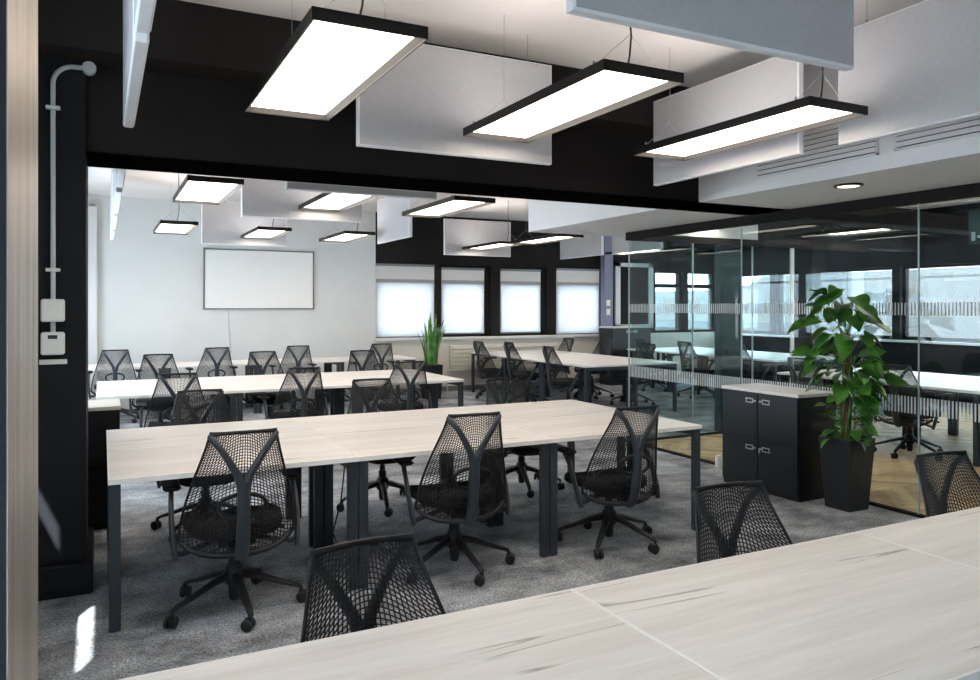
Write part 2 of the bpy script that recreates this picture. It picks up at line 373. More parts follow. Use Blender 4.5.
# far wall: openings for the four windows, more to the right
WX = [(ux(375, YW), ux(435, YW)), (ux(441, YW), ux(491, YW)), (ux(500, YW), ux(547, YW)), (ux(556, YW), ux(600, YW))]
RWX = [(10.45, 11.2), (11.35, 12.15)]
ZS, ZT = .99, 2.315
wf = MB(); xs = [XL - .2] + [q for p in WX + RWX for q in p] + [XR]
WB_X = ux(375, YW)
wf.box(XL - .2, WB_X, YW, YW + .25, 0, CEIL)
blk = MB()
allw = WX + RWX
for i in range(len(allw)):
    a, b = allw[i]
    wf.box(a, b, YW, YW + .25, 0, ZS)
    blk.box(a, b, YW, YW + .25, ZT, CEIL)
    nx = allw[i + 1][0] if i + 1 < len(allw) else XR
    wf.box(b, nx, YW + .001, YW + .25, 0, ZS)
    blk.box(b, nx, YW, YW + .25, ZS if i != 3 else ZS, CEIL)
struct(wf.build('wall_far', 'cream')); struct(blk.build('wall_far_upper', 'black'), 'black upper band of window wall', 'wall')
struct(box('trim_1', 'white', XL, WB_X, YW - .03, YW - .0005, 0, CEIL), 'white far wall lining', 'wall')
struct(box('trim_2', 'white', WB_X - .02, ux(604, YW), YW - .10, YW - .0005, ZS - .045, ZS - .012), 'white window sill board', 'sill')
struct(box('baseboard_far', 'grey', WB_X, XR, YW - .02, YW - .0005, 0, .09))
struct(box('trim_3', 'white', XL, XL + .93, YW - .16, YW - .03, 0, 3.02), 'white pilaster in the far left corner', 'pilaster')
for i, (a, b) in enumerate(allw):
    fr = MB(); t = .05
    fr.box(a, a + t, YW + .06, YW + .13, ZS, ZT).box(b - t, b, YW + .06, YW + .13, ZS, ZT)
    fr.box(a, b, YW + .06, YW + .13, ZS, ZS + t).box(a, b, YW + .06, YW + .13, ZT - t, ZT).box(a, b, YW + .06, YW + .16, 1.95, 2.04)
    if i in (1, 2): fr.box(b - .15, b - t, YW + .05, YW + .13, ZS, ZT).box(a, b, YW + .05, YW + .06, ZS, ZS + .075)
    w = struct(fr.build('window_%d' % (i + 1) if i < 4 else 'window_%d' % (i + 6), 'black'))
    box('pane', 'wglass', a + t, b - t, YW + .09, YW + .1, ZS + t, ZT - t, w)
    if i < 4:
        if i in (0, 3):
            q = MB().box(a + .01, b - .01, YW + .012, YW + .015, ZS + .015, ZT - .02); y = YW + .013
        else:
            q = MB().box(a + .02, b - .13, YW + .030, YW + .033, ZS + .06, ZT - .06)
        bl = q.build('roller_blind', 'blind')
        tag(bl, ['white roller blind on the window nearest the white wall', 'white roller blind in the black framed window behind the snake plant',
                 'white roller blind in the black framed window right of the thick mullion', 'white roller blind on the window beside the grey blue pillar'][i], 'blind', 'roller blinds on the window wall')
        zu = 2.0; MB().box(q.v[0][0] + .005, q.v[4][0] - .005, q.v[0][1] - .0085, q.v[0][1] - .0055, zu, q.v[1][2] - .02).build('upper_dimming', 'blind_dim', bl)  # added panel; dimmer light at the window top is put into its grey
        box('transom_shadow', 'transom_shadow', q.v[0][0] + .005, q.v[4][0] - .005, q.v[0][1] - .011, q.v[0][1] - .009, 1.97, 2.035, bl)  # grey band painted in for the transom's shadow on the blind
        box('bottom_bar', 'grey', q.v[0][0], q.v[4][0], q.v[0][1] - .008, q.v[2][1] + .008, q.v[0][2] - .012, q.v[0][2] + .012, bl)
        box('cassette', 'grey', q.v[0][0], q.v[4][0], q.v[0][1] - .02, q.v[2][1] + .012, q.v[1][2] - .03, q.v[1][2] + .012, bl)
# pillar, hatch beside the windows
px0, px1 = ux(600.5, YW), ux(613, YW - .15)
struct(box('column_blue', 'bluecol', px0, px1, YW - .15, YW - .0005, 0, CEIL), 'grey blue pillar right of the windows', 'pillar')
hx0, hx1 = ux(614, YW), 10.35
hf = MB().box(hx0, hx0 + .12, YW - .06, YW - .002, 1.1, 2.45).box(hx1 - .12, hx1, YW - .06, YW - .002, 1.1, 2.45).box(hx0, hx1, YW - .06, YW - .002, 1.1, 1.18).box(hx0, hx1, YW - .06, YW - .002, 2.37, 2.45)
struct(hf.build('trim_4', 'white'), 'white frame around the dark hatch', 'frame')
for k, zz in enumerate((1.62, 1.44)):
    o = MB().bbox(px1 - .17, px1 - .06, YW - .17, YW - .1505, zz - .06, zz + .06, .004).build('light_switch', 'switch')
    box('rocker', 'grey', px1 - .08, px1 - .062, YW - .174, YW - .170, zz - .05, zz + .05, o)
    tag(o, ('upper' if k == 0 else 'lower') + ' white light switch plate on the grey blue pillar', 'switch', 'switches on the pillar')
# right wall with view
wr = MB(); RO = [(3.2, 4.7), (4.9, 6.6), (7.0, 8.55), (8.7, 9.7), (10.2, 11.3), (11.45, 12.5)]
ys = [Y0] + [q for p in RO for q in p] + [YW + .25]
for i in range(0, len(ys), 2): wr.box(XR, XR + .25, ys[i], ys[i + 1], 0, CEIL)
for a, b in RO: wr.box(XR, XR + .25, a, b, 0, .98).box(XR, XR + .25, a, b, 2.25, CEIL)
struct(wr.build('wall_right', 'navy'))
for i, (a, b) in enumerate(RO):
    fr = MB()
    for q in (a, b - .05): fr.box(XR + .08, XR + .15, q, q + .05, .98, 2.25)
    fr.box(XR + .08, XR + .15, a, b, .98, 1.03).box(XR + .08, XR + .15, a, b, 2.2, 2.25)
    w = struct(fr.build('window_%d' % (i + 12), 'black')); box('pane', 'wglass', XR + .11, XR + .12, a + .05, b - .05, 1.03, 2.2, w)
struct(box('trim_5', 'switch', XR - .12, XR, 3.0, YW, .93, .965), 'white sill of the right hand windows', 'sill')

# black beam and pier
bm = MB().box(XL, XG, 4.42, 5.15, 2.87, CEIL).box(XL, XG, 4.70, 5.15, 2.395, 2.87)
bo_ = struct(bm.build('ceiling_beam', 'black'), 'deep black beam across the room', 'beam')
box('soffit_darkening', 'soffit_dark', XL, XG, 4.695, 5.15, 2.385, 2.395, bo_)  # strip added under the beam; the darker underside is put into its colour
struct(box('trim_6', 'white', -.08, XG - .04, 5.15, 5.165, 2.385, 2.402), 'thin white strip along the back of the beam', 'trim')
struct(box('column', 'navy', XL, -.078, 4.66, 5.34, 0, 2.87), 'dark slate pier under the beam', 'pier')
struct(MB().bbox(XL, -.045, 4.615, 5.36, 0, .17, .008).build('baseboard_column', 'navy'))
# near post
po = struct(box('column_near', 'navy', -.32, -.094, 0.985, 1.430, 0, CEIL), 'dark post at the left edge', 'post')
box('side_panel', 'steel_reflections', -.094, -.0925, 0.9855, 1.4295, 0, CEIL, po)
# far room beams
struct(box('ceiling_beam_far', 'black', XG + .1, XR, 5.25, 5.6, 2.42, 2.58), 'black beam in the room behind glass', 'beam')
struct(box('ceiling_beam_back', 'black', 7.5, XR, 8.2, 8.55, 2.5, CEIL), 'black beam near the right hand windows', 'beam')
struct(box('column_teal', 'teal', 6.80, 7.16, 7.05, 7.16, 0, CEIL), 'slate pillar behind the glass partition', 'pillar')
struct(box('column_right', 'black', 11.6, 12.0, 9.72, 10.15, 0, CEIL), 'dark pillar before the right hand windows', 'pillar')
# bulkhead
struct(MB().box(4.294, XG + .05, Y0, 4.42, 2.39, CEIL).box(4.294, XG + .05, 4.42, 4.70, 2.39, 2.87).box(4.294, XG + .05, 5.165, 7.45, 2.39, CEIL).box(XG + .05, 7.4, YE + .05, 7.45, 2.39, CEIL).box(4.33, XG+.05, 4.70, 5.15, 2.385, 2.389).build('ceiling_bulkhead', 'bulk'), 'white boxed bulkhead above the glass line', 'bulkhead')
def grille(y0, y1, z0, z1, x, label, side=-1):
    t = MB()
    for a, b, c, d in ((y0, y1, z0, z0 + .012), (y0, y1, z1 - .012, z1)): t.box(x + side * .014, x, a, b, c, d)
    for a in (y0, y1 - .012): t.box(x + side * .014, x, a, a + .012, z0, z1)
    g = t.build('vent_grille', 'bulk'); tag(g, label, 'vent', 'linear vent grilles on the bulkhead')
    box('backing', 'shadowgap', x + side * .002, x, y0 + .01, y1 - .01, z0 + .01, z1 - .01, g)
    sl = MB(); k = int((z1 - z0) / .034)
    for i in range(k):
        z = z0 + .02 + i * (z1 - z0 - .03) / k
        sl.box(x + side * .016, x + side * .003, y0 + .01, y1 - .01, z, z + .027)
    sl.build('slats', 'bulk', g)
    return g
grille(3.10, 4.085, 2.49, 2.76, 4.294, 'white linear vent grille on the bulkhead, the one next to the beam')
grille(1.75, 2.99, 2.49, 2.76, 4.294, 'white linear vent grille on the bulkhead, the one cut by the photo edge')
dl = MB().lathe([(.095, 0), (.095, -.012), (.075, -.014), (.072, -.004)], 28, (4.61, 3.56, 2.389)).build('downlight', 'lampframe', smooth=40)
tag(dl, 'round recessed downlight in the bulkhead soffit, lit', 'downlight')
MB().lathe([(.07, -.006), (.07, -.010)], 28, (4.61, 3.56, 2.389)).build('lens', 'downl', dl)

# glass partition
gp = struct(box('wall_glass', 'black', XG - .03, XG + .03, Y0, YE + .03, 2.30, 2.389), 'frameless glass partition with black head rail', 'glass partition')
box('floor_channel', 'black', XG - .02, XG + .02, Y0, YE + .02, 0, .022, gp)
YJ = [Y0, -1.6, .1, 1.8, 3.535, 5.27, YE]
for i in range(len(YJ) - 1):
    a, b = YJ[i], YJ[i + 1]
    pn = box('pane', 'glass', XG - .005, XG + .005, a + .004, b - .004, .022, 2.30, gp)
    fs = MB()
    for z0, z1 in ((.754, .879), (1.48, 1.575)):
        y = a + .02
        while y < b - .02:
            fs.box(XG - .0064, XG - .0054, y, y + .011, z0, z1); y += .026
    fs.build('frosted_stripes', 'frost', pn)
    if i: box('joint', 'joint', XG - .006, XG + .006, a - .004, a + .004, .022, 2.30, gp)
box('end_strip', 'joint', XG - .006, XG + .006, YE - .004, YE + .01, .022, 2.30, gp)
g2 = struct(box('wall_glass_end', 'black', XG + .03, 9.4, YE - .03, YE + .03, 2.30, 2.38), 'glass end wall of the room behind the partition', 'glass partition')
box('floor_channel', 'black', XG + .03, 9.4, YE - .02, YE + .02, 0, .022, g2)
XJ = [XG + .03, 6.28, 7.25, 7.95, 9.4]
for i in range(len(XJ) - 1):
    a, b = XJ[i], XJ[i + 1]
    box('pane', 'glass', a + .004, b - .004, YE - .005, YE + .005, .022, 2.30, g2)
    if i: box('joint', 'joint' if i != 3 else 'white', a - (.006 if i != 3 else .03), a + (.006 if i != 3 else .03), YE - .01, YE + .01, .022, 2.30, g2)

# ---------------------------------------------------------------- office chair
def make_chair():
    root = empty('office_chair')
    # back surface: w up, u across; sitter faces +Y
    ZB, ZTOP = .345, .95
    def P(u, w, off=0.):
        z0 = ZB + .065 * abs(u) ** 6
        z1 = ZTOP - .006 * u * u
        z = z0 + w * (z1 - z0)
        q = (z - ZB) / (ZTOP - ZB)
        hw = .152 + .128 * math.sin(PI / 2 * max(0., 1 - q)) ** 1.25
        hw *= 1 - .10 * (max(0, .16 - q) / .16) ** 2
        y = -.245 - .092 * q + .026 * math.sin(PI * min(1, q * 1.15)) + u * u * (.12 * (1 - q) + .018)
        return Vector((u * hw, y - off, z))
    rim = MB()
    path = [P(-1, 1 - i / 22) for i in range(22)] + [P(-1 + 2 * i / 26, 0) for i in range(27)] + [P(1, (i + 1) / 22) for i in range(22)]
    rw = [.0065 + .009 * max(0, 1 - abs(p.z - ZB) / .12) for p in path]
    rim.sweep(path, rw, n=8, up=(0, 1, 0))
    top = [P(-1 + 2 * i / 16, 1) for i in range(17)]
    rim.sweep(top, [.009 + .006 * abs(-1 + 2 * i / 16) ** 4 for i in range(17)], [.008] * 17, n=8, up=(0, 1, 0))
    rim.build('back_rim', 'plastic', root, 50)
    net = MB()
    nu = 29
    for i in range(1, nu):                       # strands running up
        u = -1 + 2 * i / nu
        pts = [P(u, j / 18) for j in range(19)]
        net.sweep(pts, .0028, .0014, n=4, up=(0, 1, 0))
    nk = 46
    for k in range(1, nk):                       # arching strands running across
        t = k / nk; wk = 1.26 * (t ** .82)
        seg = []
        for j in range(33):
            u = -1 + 2 * j / 32; w = wk - .26 * u * u - .0
            if 0.01 <= w <= .995: seg.append(P(u, w, -.001))
            else:
                if len(seg) > 1: net.sweep(seg, .0027, .0014, n=4, up=(0, 1, 0))
                seg = []
        if len(seg) > 1: net.sweep(seg, .0027, .0014, n=4, up=(0, 1, 0))
    net.build('mesh_back', 'netm', root)
    # Y-shaped tower behind the mesh
    tw = MB()
    sp = [(0, -.235, .325), (0, -.272, .37), (0, -.300, .45), (0, -.316, .55), (0, -.322, .64), (0, -.328, .715)]
    tw.sweep(sp, [.034, .034, .033, .031, .030, .029], [.016, .020, .022, .021, .020, .019], n=10, up=(0, 1, 0))
    for s in (-1, 1):
        e = P(s * .93, .965, .012)
        pts = [(s * .010, -.324, .69), (s * .028, -.332, .745), (s * .068, -.342, .815), (s * .108, -.347, .88), (e.x, e.y - .004, e.z), (e.x + s * .008, e.y + .008, e.z + .014)]
        tw.sweep(pts, [.024, .020, .0175, .016, .015, .013], [.018, .015, .013, .012, .011, .009], n=10, up=(0, 1, 0))
    tw_o = tw.build('back_tower', 'tower', root, 50)
    lp = MB()
    pts = []
    for i in range(28):
        a = 2 * PI * i / 28; c, sn = math.cos(a), math.sin(a)
        x = .108 * math.copysign(abs(c) ** .62, c); z = .59 + .058 * math.copysign(abs(sn) ** .8, sn) * (1 - .25 * abs(x) / .112)
        pts.append((x, -.292 + .5 * x * x, z))
    lp.sweep(pts, .0105, .013, n=8, up=(0, 1, 0), closed=True)
    lp.build('lumbar_loop', 'plastic', tw_o, 50)
    # seat
    st = MB(); n = 40; rings = []
    for sc, z in ((.86, .395), (.97, .405), (1., .425), (.985, .448), (.93, .462), (.7, .466), (.3, .468)):
        r = []
        for i in range(n):
            a = 2 * PI * i / n; c, sn = math.cos(a), math.sin(a)
            x = .245 * sc * math.copysign(abs(c) ** .55, c); y = .235 * sc * math.copysign(abs(sn) ** .55, sn)
            x *= 1 - .10 * max(0, -y / .235)
            zz = z - .035 * max(0, (y - .10) / .135) ** 2 + .02 * (abs(x) / .245) ** 3
            r.append((x, y + .035, zz))
        rings.append(r)
    fs = []
    for k in range(len(rings) - 1):
        for i in range(n):
            j = (i + 1) % n; fs.append((k * n + i, k * n + j, k * n + n + j, k * n + n + i))
    fs += [tuple(range(n - 1, -1, -1)), tuple(range((len(rings) - 1) * n, len(rings) * n))]
    st.add([p for r in rings for p in r], fs); st.build('seat', 'fabric', root, 60)
    # tilt mechanism under the seat
    tm = MB().bbox(-.09, .09, -.13, .13, .345, .398, .012).sweep([(0, -.08, .372), (0, -.18, .36), (0, -.25, .355)], [.055, .05, .045], [.02, .02, .018], n=8, up=(0, 0, 1))
    tm.sweep([(.08, .05, .37), (.22, .06, .372), (.262, .06, .368)], [.008, .007, .012], n=6)
    tm.build('tilt_mechanism', 'plastic', root, 40)
    for s in (-1, 1):
        ar = MB()
        ar.sweep([(s * .07, -.06, .375), (s * .18, -.08, .355), (s * .262, -.098, .338), (s * .288, -.102, .345)], [.028, .028, .026, .024], [.011, .011, .013, .016], n=8, up=(0, 0, 1))
        ar.sweep([(s * .288, -.135, .318), (s * .296, -.112, .38), (s * .303, -.07, .47), (s * .303, -.02, .56), (s * .300, .03, .612), (s * .298, .06, .635)], [.022, .026, .025, .022, .028, .034], [.013, .015, .014, .013, .013, .012], n=8, up=(1, 0, 0))
        ao = ar.build('armrest', 'tower', root, 50)
        MB().bbox(s * .298 - .042, s * .298 + .042, -.035, .215, .632, .658, .011).build('arm_pad', 'plastic', ao, 40)
    MB().lathe([(.022, .045), (.028, .06), (.030, .10), (.030, .27), (.022, .275), (.022, .31), (.017, .312), (.017, .36)], 20).build('gas_column', 'plastic', root, 40)
    ba = MB().lathe([(.040, .125), (.050, .14), (.048, .20), (.036, .222)], 20)
    for k in range(5):
        a = 2 * PI * k / 5 + PI / 2; c, sn = math.cos(a), math.sin(a)
        ba.sweep([(c * .02, sn * .02, .178), (c * .12, sn * .12, .155), (c * .24, sn * .24, .112), (c * .305, sn * .305, .092), (c * .328, sn * .328, .080), (c * .332, sn * .332, .066)], [.026, .023, .020, .018, .015, .013], [.022, .018, .014, .012, .012, .012], n=8)
    bo = ba.build('star_base', 'plastic', root, 50)
    cs = MB()
    cs.lathe([(.008, .045), (.008, .072)], 10)
    for s in (-1, 1):
        Mx = Matrix.Translation((s * .015, -.012, .030)) @ Matrix.Rotation(PI / 2, 4, 'Y')
        cs.lathe([(.022, -.012), (.029, -.008), (.0295, .008), (.022, .012)], 18, M4=Mx)
    cs.box(-.006, .006, -.03, .012, .022, .056)
    c0 = cs.build('caster', 'plastic', root, 40)
    for k in range(5):
        a = 2 * PI * k / 5 + PI / 2
        c = c0 if k == 0 else c0.copy()
        if k: COL.objects.link(c); c.parent = root
        c.location = (.330 * math.cos(a), .330 * math.sin(a), 0.0005); c.rotation_euler = (0, 0, a + [.5, 2.1, -.6, 1.2, 2.8][k])
    return root
LOWER = ('back_rim', 'mesh_back', 'back_tower', 'seat', 'tilt_mechanism', 'armrest')
proto = make_chair(); used = [False]
def chair(x, y, face, label, group, h=0., spin=None):
    """x,y: where the top of the back stands; face: heading in degrees (0 = +Y); h: seat height offset"""
    if not used[0]: o = proto; used[0] = True
    else: o = copy_tree(proto)
    rz = R(-face)
    off = Matrix.Rotation(rz, 3, 'Z') @ Vector((0, .337, 0))
    o.location = (x + off.x, y + off.y, 0); o.rotation_euler = (0, 0, rz)
    sp = random.uniform(0, 2 * PI / 5) if spin is None else R(spin)
    for ch in o.children:
        nm = ch.name.split('.')[0]
        if nm in LOWER: ch.location.z = h
        elif nm in ('star_base', 'caster'):
            ch.location = Matrix.Rotation(sp, 3, 'Z') @ ch.location; ch.rotation_euler.z += sp
    tag(o, label, 'office chair', group)
    return o

G1 = 'chairs at the far side of the nearest table'
chair(.667, 2.12, 180 - 4, 'black mesh chair in the foreground, leftmost of three facing us behind the big table', G1, -.085)
chair(2.12, 2.17, 180 + 6, 'black mesh chair in the foreground, middle of three facing us behind the big table', G1, -.085)
chair(3.45, 2.19, 180 + 6, 'black mesh chair in front of the oak floor behind glass, at the right photo edge', G1, -.085)
G2 = 'chairs along the front of the first desk row'
chair(.60, 3.735, 1, 'black mesh chair, back to us, at the left end of the first desk row', G2, 0, 18)
chair(1.832, 3.763, 4, 'black mesh chair, back to us, between the two double legs of the first desk row', G2, 0, 20)
chair(2.935, 3.733, 3, 'black mesh chair, back to us, nearest the right end of the first desk row', G2, -.025, 40)
G3 = 'chairs along the back of the first desk row'
chair(.64, 5.93, 180, 'black mesh chair facing us across the first desk row, behind its left end', G3, -.02)
chair(1.96, 5.98, 183, 'black mesh chair facing us across the first desk row, behind its middle', G3, -.0)
chair(3.16, 5.98, 176, 'black mesh chair facing us across the first desk row, behind its right end', G3, -.05)
G4 = 'chairs along the front of the second desk row'
chair(.60, 7.24, 3, 'black mesh chair, back to us, at the left end of the second desk row', G4, 0)
chair(1.75, 7.38, -2, 'black mesh chair, back to us, at the middle of the second desk row', G4, 0)
chair(2.86, 7.42, 4, 'black mesh chair, back to us, right end of second desk row before snake plant', G4, .02)
G5 = 'chairs along the back of the second desk row'
chair(.58, 9.62, 180, 'small distant chair facing us behind the left end of the second desk row', G5, .04)
chair(1.76, 9.62, 178, 'small distant chair facing us behind the middle of the second desk row', G5, .04)
chair(3.03, 9.62, 183, 'small distant chair facing us behind the right part of the second desk row', G5, .02)
G6 = 'chairs along the farthest desk row'
for x, l in ((.15, 'leftmost of four'), (1.41, 'below the left part of the white screen'), (2.52, 'just right of the white screen'), (3.78, 'rightmost, by the window corner')):
    chair(x, 11.0, random.uniform(-4, 4), 'small chair at the farthest desk row, ' + l, G6, .03)
G7 = 'chairs on the left of the desk bank by the windows'
for y, h, l in ((9.19, .03, 'nearest us'), (10.36, .04, 'middle'), (11.43, .01, 'farthest from us')):
    chair(5.60, y, 90 + random.uniform(-5, 5), 'dark chair facing right at the window desk bank, %s of three' % l, G7, h)
G8 = 'chairs on the right of the desk bank by the windows'
for y, h, l in ((12.0, 0, 'in front of the rightmost blind'), (10.8, .05, 'in front of the grey blue pillar'), (9.65, .0, 'seen through the glass end')):
    chair(7.80, y, -90 + random.uniform(-6, 6), 'dark chair facing left at the window desk bank, ' + l, G8, h)
G9 = 'chairs in the room behind the glass'
for y, l in ((3.75, 'nearest us'), (5.0, 'middle'), (6.2, 'farthest from us')):
    chair(7.15, y, 90 + random.uniform(-10, 10), 'dark chair behind the glass partition at the white bench there, %s of three' % l, G9, 0)
G10 = 'chairs at the bench before the right hand windows'
for y, l in ((8.75, 'nearest us'), (9.95, 'middle'), (11.15, 'farthest from us')):
    chair(8.75, y, 90, 'dark chair beyond the partition corner at the far bench, %s of three' % l, G10, 0)

# ---------------------------------------------------------------- desks
DW, DD, DH = 1.22, .815, .73
def make_desk():
    """front edge at y=0, depth to +DD, left edge x=0"""
    root = empty('bench_desk')
    t = MB(); b = .006; g = .001
    x0, x1, y0, y1, z0, z1 = g, DW - g, 0, DD - .006, DH - .026, DH
    o_ = [(x0, y0), (x1, y0), (x1, y1), (x0, y1)]; i_ = [(x0 + b, y0 + b), (x1 - b, y0 + b), (x1 - b, y1 - b), (x0 + b, y1 - b)]
    vs = [(x, y, z0) for x, y in o_] + [(x, y, z1 - .0012) for x, y in o_] + [(x, y, z1) for x, y in i_]
    t.add(vs, [(3, 2, 1, 0)], 0); t.add(vs, [(8, 9, 10, 11)], 0)
    t.add(vs, [(i, (i + 1) % 4, 4 + (i + 1) % 4, 4 + i) for i in range(4)] + [(4 + i, 4 + (i + 1) % 4, 8 + (i + 1) % 4, 8 + i) for i in range(4)], 1)
    t.build('tabletop', ['wood', 'edge'], root)
    L0 = .052
    for x, y, wd in ((.004, .012, L0), (DW - .004 - L0, .012, L0), (.004, DD - .085, .055), (DW - .004 - .055, DD - .085, .055)):
        MB().bbox(x, x + wd, y, y + .04, .004, z0, .002).build('leg', 'deskmetal', root)
        MB().lathe([(.012, 0), (.012, .006)], 10, (x + wd / 2, y + .02, 0)).build('foot', 'plastic', root)
    for x in (.006, DW - .006 - .046):
        box('end_rail', 'deskmetal', x, x + .046, .052, DD - .085, z0 - .045, z0 - .0005, root)
    box('long_rail', 'deskmetal', .06, DW - .06, DD - .12, DD - .09, z0 - .05, z0 - .001, root)
    return root
dproto = make_desk(); dused = [False]
def desk(x, y, rz, label, group):
    if not dused[0]: o = dproto; dused[0] = True
    else: o = copy_tree(dproto)
    o.location = (x, y, 0); o.rotation_euler = (0, 0, rz); o.scale = (1, 1, 1); return tag(o, label, 'desk', group)
pos3 = ['left end', 'middle', 'right end']
# nearest table (its far edge at Y=1.849)
for i in range(3):
    desk(-.016 + DW * (i + 1), 1.849, PI, 'pale oak topped desk filling the bottom foreground, %s of three' % ['left one with the white joint', 'middle one', 'right one'][i], 'nearest desks').scale.y = 1.03
def bank(x0, y0, n, name, group, rows=2):
    for i in range(n):
        p = pos3[i] if n == 3 else ['left end', 'second from left', 'second from right', 'right end'][i]
        desk(x0 + i * DW, y0, 0, 'oak desk in %s, near side, %s' % (name, p), group)
        if rows == 2: desk(x0 + (i + 1) * DW, y0 + 2 * DD, PI, 'oak desk in %s, far side, %s' % (name, p), group)
bank(.023, 3.995, 3, 'the first row behind the foreground table', 'first row of bench desks')
bank(-.05, 7.70, 3, 'the second row', 'second row of bench desks')
bank(-.43, 11.3, 4, 'the single farthest row by the screen wall', 'farthest row of bench desks', 1)
def bank_y(x0, y0, n, name, group):
    for i in range(n):
        p = ['nearest us', 'middle', 'farthest from us'][i]
        desk(x0, y0 + (i + 1) * DW, -PI / 2, 'oak desk in %s, left side, %s' % (name, p), group)
        desk(x0 + 2 * DD, y0 + i * DW, PI / 2, 'oak desk in %s, right side, %s' % (name, p), group)
bank_y(5.927, 8.71, 3, 'the bank running towards the windows', 'desk bank by the windows')
bank_y(7.5, 3.15, 3, 'the bank behind the glass partition', 'desk bank behind the glass')
bank_y(9.1, 8.3, 3, 'the bank before the right hand windows', 'desk bank before the right hand windows')
# power box on the floor by the middle leg
pb = MB().bbox(1.30, 1.58, 4.68, 4.76, 0.002, .055, .006).build('power_strip', 'plastic'); tag(pb, 'black power strip with cables on the carpet under the first desk row', 'power strip')
MB().sweep([(1.32, 4.72, .05), (1.30, 4.73, .12), (1.36, 4.76, .3), (1.39, 4.765, .55), (1.37, 4.72, .64)], .005, n=6).build('cable', 'cord', pb, 60)

# ---------------------------------------------------------------- pendant lights
PW, PL, PZ = .42, 1.356, 2.509
def make_pendant():
    root = empty('pendant_light')     # origin: near left bottom corner
    fr = MB()
    b = .028
    for x0, x1, y0, y1 in ((0, .006, 0, PL), (PW - .006, PW, 0, PL), (0, PW, 0, .006), (0, PW, PL - .006, PL)): fr.box(x0, x1, y0, y1, 0, .045)
    for x0, x1, y0, y1 in ((0, .05, 0, PL), (PW - .05, PW, 0, PL), (0, PW, 0, .05), (0, PW, PL - .05, PL)): fr.box(x0, x1, y0, y1, .036, .042)
    fr.box(0, PW, 0, PL, .0285, .032)
    fr.build('frame', 'lampframe', root)
    bz = MB()
    o_ = [(.004, .004), (PW - .004, .004), (PW - .004, PL - .004), (.004, PL - .004)]; i_ = [(b, b), (PW - b, b), (PW - b, PL - b), (b, PL - b)]
    vs = [(x, y, .001) for x, y in o_] + [(x, y, .026) for x, y in i_] + [(x, y, .028) for x, y in o_]
    bz.add(vs, [(i, (i + 1) % 4, 4 + (i + 1) % 4, 4 + i) for i in range(4)] + [(4 + i, 4 + (i + 1) % 4, 8 + (i + 1) % 4, 8 + i) for i in range(4)])
    bz.build('bezel', 'lampbezel', root)
    box('diffuser', 'diff', b - .002, PW - b + .002, b - .002, PL - b + .002, .0245, .0275, root)
    box('ceiling_fill', 'fill_up', .045, PW - .045, .045, PL - .045, .033, .0365, root)  # upward glow added to brighten the ceiling
    for y in (.10, PL - .10):
        w = MB(); ap = (PW / 2, y, .21)
        for x in (.02, PW - .02):
            w.sweep([(x, y, .046), ap], .0012, n=5, up=(0, 1, 0)); w.lathe([(.005, 0), (.005, .02)], 8, (x, y, .046))
        w.sweep([ap, (PW / 2, y, CEIL - PZ)], .0012, n=5, up=(0, 1, 0))
        w.build('hanging_wire', 'wire', root)
    MB().sweep([(PW / 2 - .02, .10, .046), (PW / 2 - .004, .10, .12), (PW / 2 + .004, .10, .20), (PW / 2, .103, .3), (PW / 2, .103, CEIL - PZ)], .0045, n=6, up=(0, 1, 0)).build('power_cord', 'cord', root, 60)
    return root
pp = make_pendant(); pu = [False]
def pendant(x, y, label, group):
    if not pu[0]: o = pp; pu[0] = True
    else: o = copy_tree(pp)
    o.location = (x, y, PZ); tag(o, label, 'pendant light', group)
g = 'pendant lights before the beam'
pendant(.627, 2.54, 'large black framed light panel hanging top left, nearest of all', g)
pendant(1.818, 2.54, 'black framed light panel hanging at the top centre before the black beam', g)
pendant(3.015, 2.54, 'black framed light panel hanging before the white baffles and vent grilles', g)
g = 'pendant lights beyond the beam'
for x, y, l in ((.58, 6.23, 'left of the three right behind the beam'), (1.74, 6.25, 'middle of the three right behind the beam'), (2.84, 6.27, 'right of the three right behind the beam'),
                (.60, 9.60, 'low at the left near the white wall'), (1.74, 9.80, 'above the white screen, before the grey baffle'), (2.86, 9.82, 'at the right above the white screen, near the corner'),
                (5.57, 8.85, 'above the near end of the window desk bank'), (5.42, 10.30, 'close to the window wall before a white baffle'), (8.3, 10.2, 'far right beside the end of the glass')):
    pendant(x, y, 'small distant light panel, ' + l, g)
g = 'pendant lights in the room behind the glass'
for x, y, l in ((6.6, 3.4, 'nearest us at the left'), (8.6, 3.4, 'nearest us at the right'), (6.3, 5.8, 'farther back at the left'), (8.6, 5.8, 'farther back at the right')):
    pendant(x, y, 'lit panel seen through the glass partition, ' + l, g)

